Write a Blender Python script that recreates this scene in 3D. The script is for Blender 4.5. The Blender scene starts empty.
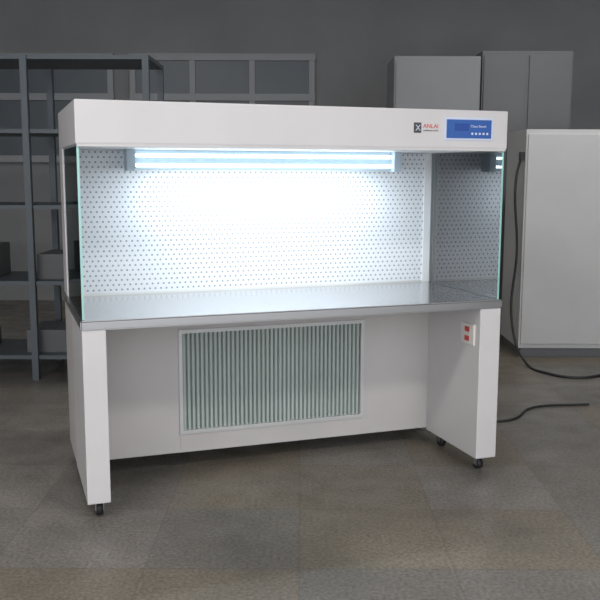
import bpy, bmesh, math, random
from mathutils import Matrix, Vector
random.seed(4)
S=bpy.context.scene
S.view_settings.view_transform='Standard'
col=S.collection
YAW=0.3335; CX,CY=-0.2444,-2.9192

# ------------------------------------------------ materials
def new(name):
    m=bpy.data.materials.new(name); m.use_nodes=True
    return m,m.node_tree,m.node_tree.nodes["Principled BSDF"]
def pmat(name,c,rough=0.5,metal=0.0,noise=0.02,scale=3,spec=0.5,emit=None,es=0,bump=0.0):
    m,nt,b=new(name)
    b.inputs["Roughness"].default_value=rough; b.inputs["Metallic"].default_value=metal
    b.inputs["Specular IOR Level"].default_value=spec
    tc=nt.nodes.new("ShaderNodeTexCoord"); n=nt.nodes.new("ShaderNodeTexNoise")
    n.inputs["Scale"].default_value=scale; n.inputs["Detail"].default_value=4
    nt.links.new(tc.outputs["Object"],n.inputs["Vector"])
    r=nt.nodes.new("ShaderNodeValToRGB")
    lo=[max(0,x*(1-noise*2)) for x in c]; hi=[min(1,x*(1+noise*2)) for x in c]
    r.color_ramp.elements[0].color=(*lo,1); r.color_ramp.elements[1].color=(*hi,1)
    r.color_ramp.elements[0].position=.3; r.color_ramp.elements[1].position=.7
    nt.links.new(n.outputs["Fac"],r.inputs["Fac"]); nt.links.new(r.outputs["Color"],b.inputs["Base Color"])
    if emit: b.inputs["Emission Color"].default_value=(*emit,1); b.inputs["Emission Strength"].default_value=es
    if bump:
        bp=nt.nodes.new("ShaderNodeBump"); bp.inputs["Strength"].default_value=bump
        nt.links.new(n.outputs["Fac"],bp.inputs["Height"]); nt.links.new(bp.outputs["Normal"],b.inputs["Normal"])
    return m
WHITE=pmat("powder_coat_white",(.63,.61,.61),.42)
WHITE2=pmat("liner_white",(.7,.72,.73),.4)
GREYW=pmat("body_offwhite",(.57,.545,.53),.45)
DARK=pmat("dark_gap",(.03,.03,.03),.7)
RUB=pmat("black_rubber",(.02,.02,.022),.5)
CHROME=pmat("zinc",(.6,.6,.6),.3,1.0)
BLUE=pmat("panel_blue",(.03,.11,.38),.35)
BLUED=pmat("panel_display",(.02,.05,.2),.2,emit=(.05,.2,.8),es=.15)
PALE=pmat("panel_pale",(.6,.66,.8),.4)
RED=pmat("red_plastic",(.6,.05,.04),.4)
BLK=pmat("logo_black",(.06,.06,.06),.5)
PLEAT=pmat("filter_pleat_shaded",(.38,.44,.41),.9,noise=.03,scale=4)  # shade in the pleat recesses, put into the colour
RIDGE=pmat("filter_ridge_lit",(.47,.53,.50),.8,noise=.03,scale=4)  # paler pleat fronts: light put into the colour
ALU=pmat("filter_frame",(.62,.63,.62),.45,.3)
CREAM=pmat("socket_cream",(.75,.72,.68),.4)
EDGE=pmat("glass_edge",(.32,.60,.55),.15,spec=.8)
TUBE=pmat("tube_glow",(.9,.95,1),.3,emit=(.86,.95,1.0),es=7)
LAMPB=pmat("lamp_housing",(.22,.29,.34),.4)
LAMPE=pmat("lamp_endcap",(.45,.55,.62),.4)

def glass_mat():
    m=bpy.data.materials.new("tempered_glass"); m.use_nodes=True; nt=m.node_tree; nt.nodes.clear()
    o=nt.nodes.new("ShaderNodeOutputMaterial"); mx=nt.nodes.new("ShaderNodeMixShader")
    t=nt.nodes.new("ShaderNodeBsdfTransparent"); t.inputs[0].default_value=(.93,.975,.965,1)
    g=nt.nodes.new("ShaderNodeBsdfGlossy"); g.inputs["Roughness"].default_value=0.01
    fr=nt.nodes.new("ShaderNodeFresnel"); fr.inputs[0].default_value=3.2
    nt.links.new(fr.outputs[0],mx.inputs[0]); nt.links.new(t.outputs[0],mx.inputs[1]); nt.links.new(g.outputs[0],mx.inputs[2])
    nt.links.new(mx.outputs[0],o.inputs[0]); return m
GLASS=glass_mat()

def steel_mat():
    m,nt,b=new("brushed_steel")
    b.inputs["Metallic"].default_value=1; b.inputs["Base Color"].default_value=(.66,.66,.66,1)
    tc=nt.nodes.new("ShaderNodeTexCoord"); mp=nt.nodes.new("ShaderNodeMapping"); mp.inputs["Scale"].default_value=(3,160,160)
    n=nt.nodes.new("ShaderNodeTexNoise"); n.inputs["Scale"].default_value=2; n.inputs["Detail"].default_value=6
    nt.links.new(tc.outputs["Object"],mp.inputs[0]); nt.links.new(mp.outputs[0],n.inputs["Vector"])
    mr=nt.nodes.new("ShaderNodeMapRange"); mr.inputs["To Min"].default_value=.13; mr.inputs["To Max"].default_value=.28
    nt.links.new(n.outputs["Fac"],mr.inputs[0]); nt.links.new(mr.outputs[0],b.inputs["Roughness"])
    bp=nt.nodes.new("ShaderNodeBump"); bp.inputs["Strength"].default_value=.04
    nt.links.new(n.outputs["Fac"],bp.inputs["Height"]); nt.links.new(bp.outputs[0],b.inputs["Normal"])
    return m
STEEL=steel_mat()
EDGEST=pmat("steel_edge",(.42,.42,.42),.35,.9)

def perf_mat(p=.0225,rad=.18):
    m,nt,b=new("perforated_sheet"); N=nt.nodes; L=nt.links
    b.inputs["Roughness"].default_value=.4
    tc=N.new("ShaderNodeTexCoord"); sx=N.new("ShaderNodeSeparateXYZ"); L.new(tc.outputs["Object"],sx.inputs[0])
    cb=N.new("ShaderNodeCombineXYZ")
    def mul(a,k):
        n=N.new("ShaderNodeMath"); n.operation='MULTIPLY'; n.inputs[1].default_value=k; L.new(a,n.inputs[0]); return n.outputs[0]
    L.new(mul(sx.outputs[0],1/p),cb.inputs[0]); L.new(mul(sx.outputs[2],1/(p*1.732)),cb.inputs[1])
    ds=[]
    for off in (0,.5):
        a=N.new("ShaderNodeVectorMath"); a.operation='ADD'; a.inputs[1].default_value=(off,off,0); L.new(cb.outputs[0],a.inputs[0])
        f=N.new("ShaderNodeVectorMath"); f.operation='FRACTION'; L.new(a.outputs[0],f.inputs[0])
        s=N.new("ShaderNodeVectorMath"); s.operation='SUBTRACT'; s.inputs[1].default_value=(.5,.5,0); L.new(f.outputs[0],s.inputs[0])
        k=N.new("ShaderNodeVectorMath"); k.operation='MULTIPLY'; k.inputs[1].default_value=(1,1.732,0); L.new(s.outputs[0],k.inputs[0])
        l=N.new("ShaderNodeVectorMath"); l.operation='LENGTH'; L.new(k.outputs[0],l.inputs[0]); ds.append(l.outputs["Value"])
    mn=N.new("ShaderNodeMath"); mn.operation='MINIMUM'; L.new(ds[0],mn.inputs[0]); L.new(ds[1],mn.inputs[1])
    mr=N.new("ShaderNodeMapRange"); mr.inputs["From Min"].default_value=rad-.03; mr.inputs["From Max"].default_value=rad+.03
    L.new(mn.outputs[0],mr.inputs[0])
    mx=N.new("ShaderNodeMix"); mx.data_type='RGBA'; mx.inputs[6].default_value=(.24,.27,.32,1); mx.inputs[7].default_value=(.70,.73,.76,1)
    L.new(mr.outputs[0],mx.inputs[0]); L.new(mx.outputs[2],b.inputs["Base Color"])
    return m
PERF=perf_mat()

def floor_mat():
    m,nt,b=new("terrazzo_floor"); N=nt.nodes; L=nt.links
    tc=N.new("ShaderNodeTexCoord"); mp=N.new("ShaderNodeMapping"); mp.inputs["Scale"].default_value=(1/.47,1/.47,1)
    mp.inputs["Location"].default_value=(0,-.298,0)
    L.new(tc.outputs["Object"],mp.inputs[0])
    fl=N.new("ShaderNodeVectorMath"); fl.operation='FLOOR'; L.new(mp.outputs[0],fl.inputs[0])
    wn=N.new("ShaderNodeTexWhiteNoise"); wn.noise_dimensions='2D'; L.new(fl.outputs[0],wn.inputs[0])
    r=N.new("ShaderNodeValToRGB"); r.color_ramp.interpolation='CONSTANT'
    e=r.color_ramp.elements; e[0].position=0; e[0].color=(.172,.150,.118,1); e[1].position=.3; e[1].color=(.158,.147,.132,1)
    for p,c in ((.55,(.180,.166,.149)),(.8,(.150,.138,.122))):
        x=e.new(p); x.color=(*c,1)
    L.new(wn.outputs["Value"],r.inputs[0])
    def noise(sc,det,lo,hi,p0,p1,src=None):
        n=N.new("ShaderNodeTexNoise"); n.inputs["Scale"].default_value=sc; n.inputs["Detail"].default_value=det
        L.new(tc.outputs["Object"],n.inputs["Vector"])
        q=N.new("ShaderNodeMapRange"); q.inputs["From Min"].default_value=p0;q.inputs["From Max"].default_value=p1
        q.inputs["To Min"].default_value=lo;q.inputs["To Max"].default_value=hi; L.new(n.outputs["Fac"],q.inputs[0]); return q.outputs[0]
    def mulc(a,fac):
        x=N.new("ShaderNodeMix"); x.data_type='RGBA'; x.blend_type='MULTIPLY'; x.inputs[0].default_value=1
        L.new(a,x.inputs[6]); L.new(fac,x.inputs[7]); return x.outputs[2]
    c=mulc(r.outputs[0],noise(85,4,.7,1.25,.35,.65))
    c=mulc(c,noise(2.2,7,.74,1.2,.3,.7))
    fr=N.new("ShaderNodeVectorMath"); fr.operation='FRACTION'; L.new(mp.outputs[0],fr.inputs[0])
    s=N.new("ShaderNodeSeparateXYZ"); L.new(fr.outputs[0],s.inputs[0])
    outs=[]
    for i in (0,1):
        g=N.new("ShaderNodeMath"); g.operation='PINGPONG'; g.inputs[1].default_value=.5; L.new(s.outputs[i],g.inputs[0]); outs.append(g.outputs[0])
    mn=N.new("ShaderNodeMath"); mn.operation='MINIMUM'; L.new(outs[0],mn.inputs[0]); L.new(outs[1],mn.inputs[1])
    q=N.new("ShaderNodeMapRange"); q.inputs["From Min"].default_value=.003;q.inputs["From Max"].default_value=.008;q.inputs["To Min"].default_value=.8;q.inputs["To Max"].default_value=1
    L.new(mn.outputs[0],q.inputs[0]); c=mulc(c,q.outputs[0])
    L.new(c,b.inputs["Base Color"]); L.new(noise(8,4,.3,.55,.3,.7),b.inputs["Roughness"])
    return m
FLOOR=floor_mat()
WALL=pmat("wall_paint",(.27,.275,.28),.9,noise=.04,scale=2)
CEIL=pmat("ceiling_paint",(.5,.5,.5),.9)
LOCK=pmat("locker_grey",(.25,.26,.265),.5)
LOCKD=pmat("locker_dark",(.14,.145,.15),.5)
RACK=pmat("rack_steel",(.12,.14,.155),.5,.2)
WIN=pmat("window_glass",(.11,.13,.145),.35,spec=.5)
WFR=pmat("window_frame",(.33,.345,.36),.5)
CARD=pmat("cardboard",(.14,.12,.10),.8)
BOXB=pmat("box_bluegrey",(.10,.12,.135),.6)
PALEW=pmat("cabinet_white",(.57,.57,.57),.45)

# ------------------------------------------------ helpers
def link(o,parent=None):
    col.objects.link(o)
    if parent: o.parent=parent
    return o
def empty(name,loc=(0,0,0),rz=0):
    o=bpy.data.objects.new(name,None); o.location=loc; o.rotation_euler=(0,0,rz); o.empty_display_size=.1
    return link(o)
def obj(name,bm,mat,parent=None,smooth=False):
    me=bpy.data.meshes.new(name); bm.normal_update(); bm.to_mesh(me); bm.free()
    if smooth:
        for p in me.polygons: p.use_smooth=True
    for m in (mat if isinstance(mat,list) else [mat]): me.materials.append(m)
    return link(bpy.data.objects.new(name,me),parent)
def addbox(bm,x0,x1,y0,y1,z0,z1):
    v=[bm.verts.new(p) for p in ((x0,y0,z0),(x1,y0,z0),(x1,y1,z0),(x0,y1,z0),(x0,y0,z1),(x1,y0,z1),(x1,y1,z1),(x0,y1,z1))]
    for f in ((3,2,1,0),(4,5,6,7),(0,1,5,4),(1,2,6,5),(2,3,7,6),(3,0,4,7)): bm.faces.new([v[i] for i in f])
def box(name,x0,x1,y0,y1,z0,z1,mat,parent=None,bev=0.0):
    bm=bmesh.new(); addbox(bm,x0,x1,y0,y1,z0,z1)
    if bev: bmesh.ops.bevel(bm,geom=bm.edges[:],offset=bev,segments=2,affect='EDGES',profile=.7)
    return obj(name,bm,mat,parent)
def cyl(name,p0,p1,r,mat,parent=None,seg=20):
    p0=Vector(p0);p1=Vector(p1);d=p1-p0
    bm=bmesh.new(); bmesh.ops.create_cone(bm,cap_ends=True,segments=seg,radius1=r,radius2=r,depth=d.length)
    bmesh.ops.transform(bm,matrix=Matrix.Translation((p0+p1)/2)@d.to_track_quat('Z','Y').to_matrix().to_4x4(),verts=bm.verts)
    o=obj(name,bm,mat,parent)
    for p in o.data.polygons: p.use_smooth=len(p.vertices)==4
    return o
def text(name,s,size,loc,mat,parent,rot=(math.pi/2,0,0),ex=.0006):
    c=bpy.data.curves.new(name,'FONT'); c.body=s; c.size=size; c.extrude=ex; c.materials.append(mat)
    o=bpy.data.objects.new(name,c); o.location=loc; o.rotation_euler=rot; return link(o,parent)
def cable(name,pts,r,mat,parent=None):
    c=bpy.data.curves.new(name,'CURVE'); c.dimensions='3D'; c.bevel_depth=r; c.bevel_resolution=3
    s=c.splines.new('BEZIER'); s.bezier_points.add(len(pts)-1)
    for q,p in zip(s.bezier_points,pts): q.co=p; q.handle_left_type=q.handle_right_type='AUTO'
    c.materials.append(mat); return link(bpy.data.objects.new(name,c),parent)

# ------------------------------------------------ laminar flow bench
W=1.6; Ht=1.4216; Hb=1.2756; Hw=.7006; T=.034; ZB=.0613; D=.5946; DB=.76; YB=.43
B=empty("laminar_flow_cabinet")
# hood: folded sheet box
box("hood",0,W,0,DB,Hb+.004,Ht,WHITE,B,.006)
box("hood_lip",.004,W-.004,.002,.02,Hb-.004,Hb+.006,WHITE,B,.002)
box("hood_liner",.012,W-.012,.02,D-.02,Hb,Hb+.006,WHITE2,B)
# plenum behind the perforated sheet
box("plenum",0.0,W,D+.012,DB,Hw,Hb+.004,WHITE,B,.004)
box("diffuser_panel",.008,W-.045,D,D+.012,Hw+.008,Hb-.002,PERF,B)
box("diffuser_trim_side",W-.045,W-.010,D-.008,D+.012,Hw,Hb,WHITE2,B,.002)
box("diffuser_trim_base",.008,W-.045,D-.004,D+.010,Hw,Hw+.008,ALU,B)
# glass sides
def pane(name,x0,x1):
    bm=bmesh.new(); addbox(bm,x0,x1,.012,D-.006,Hw+.001,Hb-.002); bm.normal_update()
    for f in bm.faces: f.material_index=0 if abs(f.normal.x)>.5 else 1
    return obj(name,bm,[GLASS,EDGE],B)
pane("glass_side_1",.004,.012); pane("glass_side_2",W-.012,W-.004)
# worktop
bm=bmesh.new(); addbox(bm,-.004,W+.004,-.006,DB-.01,Hw-T,Hw)
bmesh.ops.bevel(bm,geom=bm.edges[:],offset=.005,segments=3,affect='EDGES'); bm.normal_update()
for f in bm.faces: f.material_index=1 if abs(f.normal.z)<.3 else 0
obj("worktop",bm,[STEEL,EDGEST],B)
# legs
box("leg_1",0,.079,0,YB,ZB,Hw-T,WHITE,B,.004)
box("leg_2",W-.09,W,0,YB,ZB,Hw-T,WHITE,B,.004)
# lower body with grille opening
gx0,gx1,gz0,gz1=.41,1.20,.151,.569
z0,z1=.07,Hw-T
box("body_left",0,gx0,YB,DB-.01,z0,z1,GREYW,B,.002)
box("body_right",gx1,W,YB,DB-.01,z0,z1,GREYW,B,.002)
box("body_top",gx0,gx1,YB,DB-.01,gz1,z1,GREYW,B)
box("body_base",gx0,gx1,YB,DB-.01,z0,gz0,GREYW,B)
box("body_back",gx0,gx1,YB+.08,DB-.01,gz0,gz1,DARK,B)
# filter frame
fw=.011
bm=bmesh.new()
addbox(bm,gx0-.004,gx1+.004,YB-.008,YB+.03,gz0-.004,gz0+fw); addbox(bm,gx0-.004,gx1+.004,YB-.008,YB+.03,gz1-fw,gz1+.004)
addbox(bm,gx0-.004,gx0+fw,YB-.008,YB+.03,gz0+fw,gz1-fw); addbox(bm,gx1-fw,gx1+.004,YB-.008,YB+.03,gz0+fw,gz1-fw)
obj("filter_frame",bm,ALU,B)
bm=bmesh.new(); n=42; x0=gx0+fw; x1=gx1-fw; st=(x1-x0)/n; prof=[]
for i in range(n):
    a=x0+st*i; prof+=[(a,.017),(a+st*.22,.004),(a+st*.72,.004),(a+st*.94,.017)]
prof.append((x1,.017)); prev=None
for k,(x,dy) in enumerate(prof):
    a=bm.verts.new((x,YB+dy,gz0+fw)); b=bm.verts.new((x,YB+dy,gz1-fw))
    if prev:
        f=bm.faces.new((prev[0],a,b,prev[1])); f.material_index=1 if (k-1)%4==1 else 0
    prev=(a,b)
obj("filter_pleats",bm,[PLEAT,RIDGE],B)
# fluorescent fixture
LY=.47
box("lamp_housing",.24,1.36,LY+.012,LY+.035,Hb-.076,Hb,LAMPB,B,.004)
box("lamp_endcap_1",.225,.258,LY-.02,LY+.055,Hb-.082,Hb+.001,LAMPE,B,.003)
box("lamp_endcap_2",1.342,1.375,LY-.02,LY+.055,Hb-.082,Hb+.001,LAMPE,B,.003)
cyl("lamp_tube_1",(.262,LY,Hb-.022),(1.338,LY,Hb-.022),.0055,TUBE,B)
cyl("lamp_tube_2",(.262,LY,Hb-.060),(1.338,LY,Hb-.060),.0055,TUBE,B)
ld=bpy.data.lights.new("lamp_boost_light",'AREA'); ld.shape='RECTANGLE'; ld.size=.98; ld.size_y=.03; ld.energy=5.2; ld.color=(.82,.93,1)  # unseen area light added to strengthen the tubes inside the cabinet
lo=link(bpy.data.objects.new("lamp_boost_light",ld),B); lo.location=(.8,LY-.06,Hb-.084); lo.rotation_euler=(math.radians(14),0,0)
# control panel
box("control_panel_bezel",1.330,1.535,-.003,.004,1.310,1.394,PALE,B,.002)
box("control_panel_face",1.338,1.527,-.005,.003,1.318,1.386,BLUE,B,.001)
box("control_panel_display",1.372,1.43,-.0062,-.004,1.345,1.372,BLUED,B)
for i in range(5): cyl(f"button_{i+1}",(1.445+i*.016,-.0065,1.335),(1.445+i*.016,-.004,1.335),.0045,PALE,B,12)
text("panel_label","Clean Bench",.013,(1.438,-.0055,1.358),PALE,B)
box("logo_mark",1.205,1.235,-.0015,.002,1.335,1.372,BLK,B)
text("logo_x","X",.03,(1.211,-.002,1.343),PALE,B)
text("logo_red","ANLAI",.022,(1.243,-.0005,1.353),RED,B)
text("logo_line","LAMINAR FLOW",.0085,(1.243,-.0005,1.341),BLK,B)
# sockets on the inner face of the leg
box("socket_plate",W-.098,W-.088,.035,.135,.515,.598,CREAM,B,.003)
for i,z in enumerate((.538,.575)):
    box(f"socket_insert_{i+1}",W-.0995,W-.097,.068,.102,z-.010,z+.010,RED,B,.001)
# casters
for i,(x,y) in enumerate(((.045,.06),(.045,.37),(W-.045,.06),(W-.045,.37))):
    box(f"caster_plate_{i}",x-.022,x+.022,y-.022,y+.022,ZB-.005,ZB,CHROME,B)
    cyl(f"caster_stem_{i}",(x,y,.04),(x,y,ZB),.008,CHROME,B)
    cyl(f"caster_wheel_{i}",(x-.011,y,.024),(x+.011,y,.024),.024,RUB,B)
    box(f"caster_fork_a_{i}",x-.015,x-.012,y-.014,y+.014,.018,.052,CHROME,B)
    box(f"caster_fork_b_{i}",x+.012,x+.015,y-.014,y+.014,.018,.052,CHROME,B)
    box(f"caster_fork_top_{i}",x-.015,x+.015,y-.014,y+.014,.050,.054,CHROME,B)

# ------------------------------------------------ cables
cable("power_cable",[(1.50,.72,.12),(1.56,.64,.007),(1.68,.50,.007),(1.85,.62,.007),(2.05,.60,.007),(2.30,.76,.007),(2.6,.72,.007)],.006,RUB)

# ------------------------------------------------ room (local a,b frame turned with the building)
def room(name): return empty(name,(CX,CY,0),-YAW)
def rbox(name,*a,bev=0):
    o=box(name,*a,bev=bev); o.location=(CX,CY,0); o.rotation_euler=(0,0,-YAW); return o
rbox("floor",-4,5,-1.5,8.2,-.05,0,FLOOR)
rbox("wall_back",-4,5,8,8.15,0,3,WALL)
rbox("wall_left",-4.15,-4,-1.5,8.15,0,3,WALL)
rbox("wall_right",5,5.15,-1.5,8.15,0,3,WALL)
rbox("ceiling",-4.15,5.15,-1.5,8.15,3,3.1,CEIL)
# windows in the back wall
for k,a0 in enumerate((-3.3,-1.5)):
    wn=room(f"window_{k+1}"); a1=a0+1.6
    box("glass",a0,a1,7.975,7.985,1.3,2.2,WIN,wn)
    bm=bmesh.new()
    for z in (1.3,1.85,2.2): addbox(bm,a0-.03,a1+.03,7.95,8.0,z-.03,z+.03)
    for q in range(4): x=a0+(a1-a0)*q/3; addbox(bm,x-.025,x+.025,7.955,7.995,1.3,2.2)
    obj("frame",bm,WFR,wn)
# lockers
def locker(a0,a1,b0,b1,h,mat,dark,nm="metal_locker",doors=2):
    L=room(nm); box("carcass",a0,a1,b0,b1,.06,h,mat,L,.004); box("plinth",a0+.02,a1-.02,b0+.02,b1,0,.06,dark,L)
    for i in range(doors):
        w=(a1-a0)/doors; x=a0+w*i
        box(f"door_{i}",x+.012,x+w-.012,b0-.012,b0,.09,h-.03,mat,L,.003)
        hx=x+w-.05 if i%2==0 else x+.05
        box(f"handle_{i}",hx-.008,hx+.008,b0-.03,b0-.012,h*.5,h*.5+.12,dark,L)
    return L
locker(.66,1.27,6.3,6.8,2.0,LOCK,LOCKD,doors=1)
locker(1.30,1.95,6.4,6.9,2.05,LOCKD,LOCKD)
WC=locker(1.42,2.05,5.55,6.05,1.46,PALEW,LOCKD,nm="white_storage_cabinet",doors=1)
box("cable_gland",1.395,1.42,5.575,5.625,1.27,1.32,RUB,WC)
cable("cabinet_cable",[(1.405,5.60,1.29),(1.37,5.57,1.15),(1.39,5.56,.7),(1.36,5.50,.25),(1.40,5.30,.03),(1.48,5.05,.009),(1.62,4.95,.009),(1.80,5.02,.009)],.008,RUB,WC)
# steel rack with goods on the left
R_=room("steel_shelf_rack")
for a in (-2.6,-1.52,-.85):
    for b_ in (4.9,5.4): box("post",a-.018,a+.018,b_-.018,b_+.018,0,1.82,RACK,R_)
for z in (.12,.55,.98,1.4,1.8): box("shelf",-2.62,-.83,4.9,5.4,z,z+.022,RACK,R_)
i=0
for z in (.145,.575):
    a=-2.5
    while a<-1.2:
        w=random.uniform(.2,.4); h=random.uniform(.1,.24); m=random.choice([CARD,BOXB,LOCKD,BOXB])
        box(f"goods_{i}",a,a+w,4.98,5.3,z-.003,z+h,m,R_,.005); a+=w+random.uniform(.08,.3); i+=1
# unseen ceiling lamps, added to raise the ambient light
for k,(a,b_) in enumerate(((-1.5,1.0),(1.5,1.0),(-1.5,5.0),(2.0,5.0))):
    l=room("ceiling_fill_lamp"); box("tray",a-.6,a+.6,b_-.08,b_+.08,2.93,3.0,WFR,l)
    ld=bpy.data.lights.new("ceiling_fill_light",'AREA'); ld.shape='RECTANGLE'; ld.size=1.15; ld.size_y=.14; ld.energy=(46 if b_<2 else 22); ld.color=(1,.97,.93)
    lo=link(bpy.data.objects.new("ceiling_fill_light",ld),l); lo.location=(a,b_,2.92)

# ------------------------------------------------ world
w=bpy.data.worlds.new("sky"); S.world=w; w.use_nodes=True
w.node_tree.nodes["Background"].inputs[0].default_value=(.92,.94,1,1); w.node_tree.nodes["Background"].inputs[1].default_value=2.2

# ------------------------------------------------ camera
y,p,r=YAW,-.1468,.0029
f=Vector((math.sin(y)*math.cos(p),math.cos(y)*math.cos(p),math.sin(p))); rt=Vector((math.cos(y),-math.sin(y),0)); up=rt.cross(f)
rt2=rt*math.cos(r)+up*math.sin(r); up2=-rt*math.sin(r)+up*math.cos(r)
cam=bpy.data.objects.new("camera",bpy.data.cameras.new("camera")); col.objects.link(cam)
cam.matrix_world=Matrix(((rt2[0],up2[0],-f[0],CX),(rt2[1],up2[1],-f[1],CY),(rt2[2],up2[2],-f[2],1.1933),(0,0,0,1)))
cam.data.sensor_width=36; cam.data.lens=868.7592/600*36
S.camera=cam
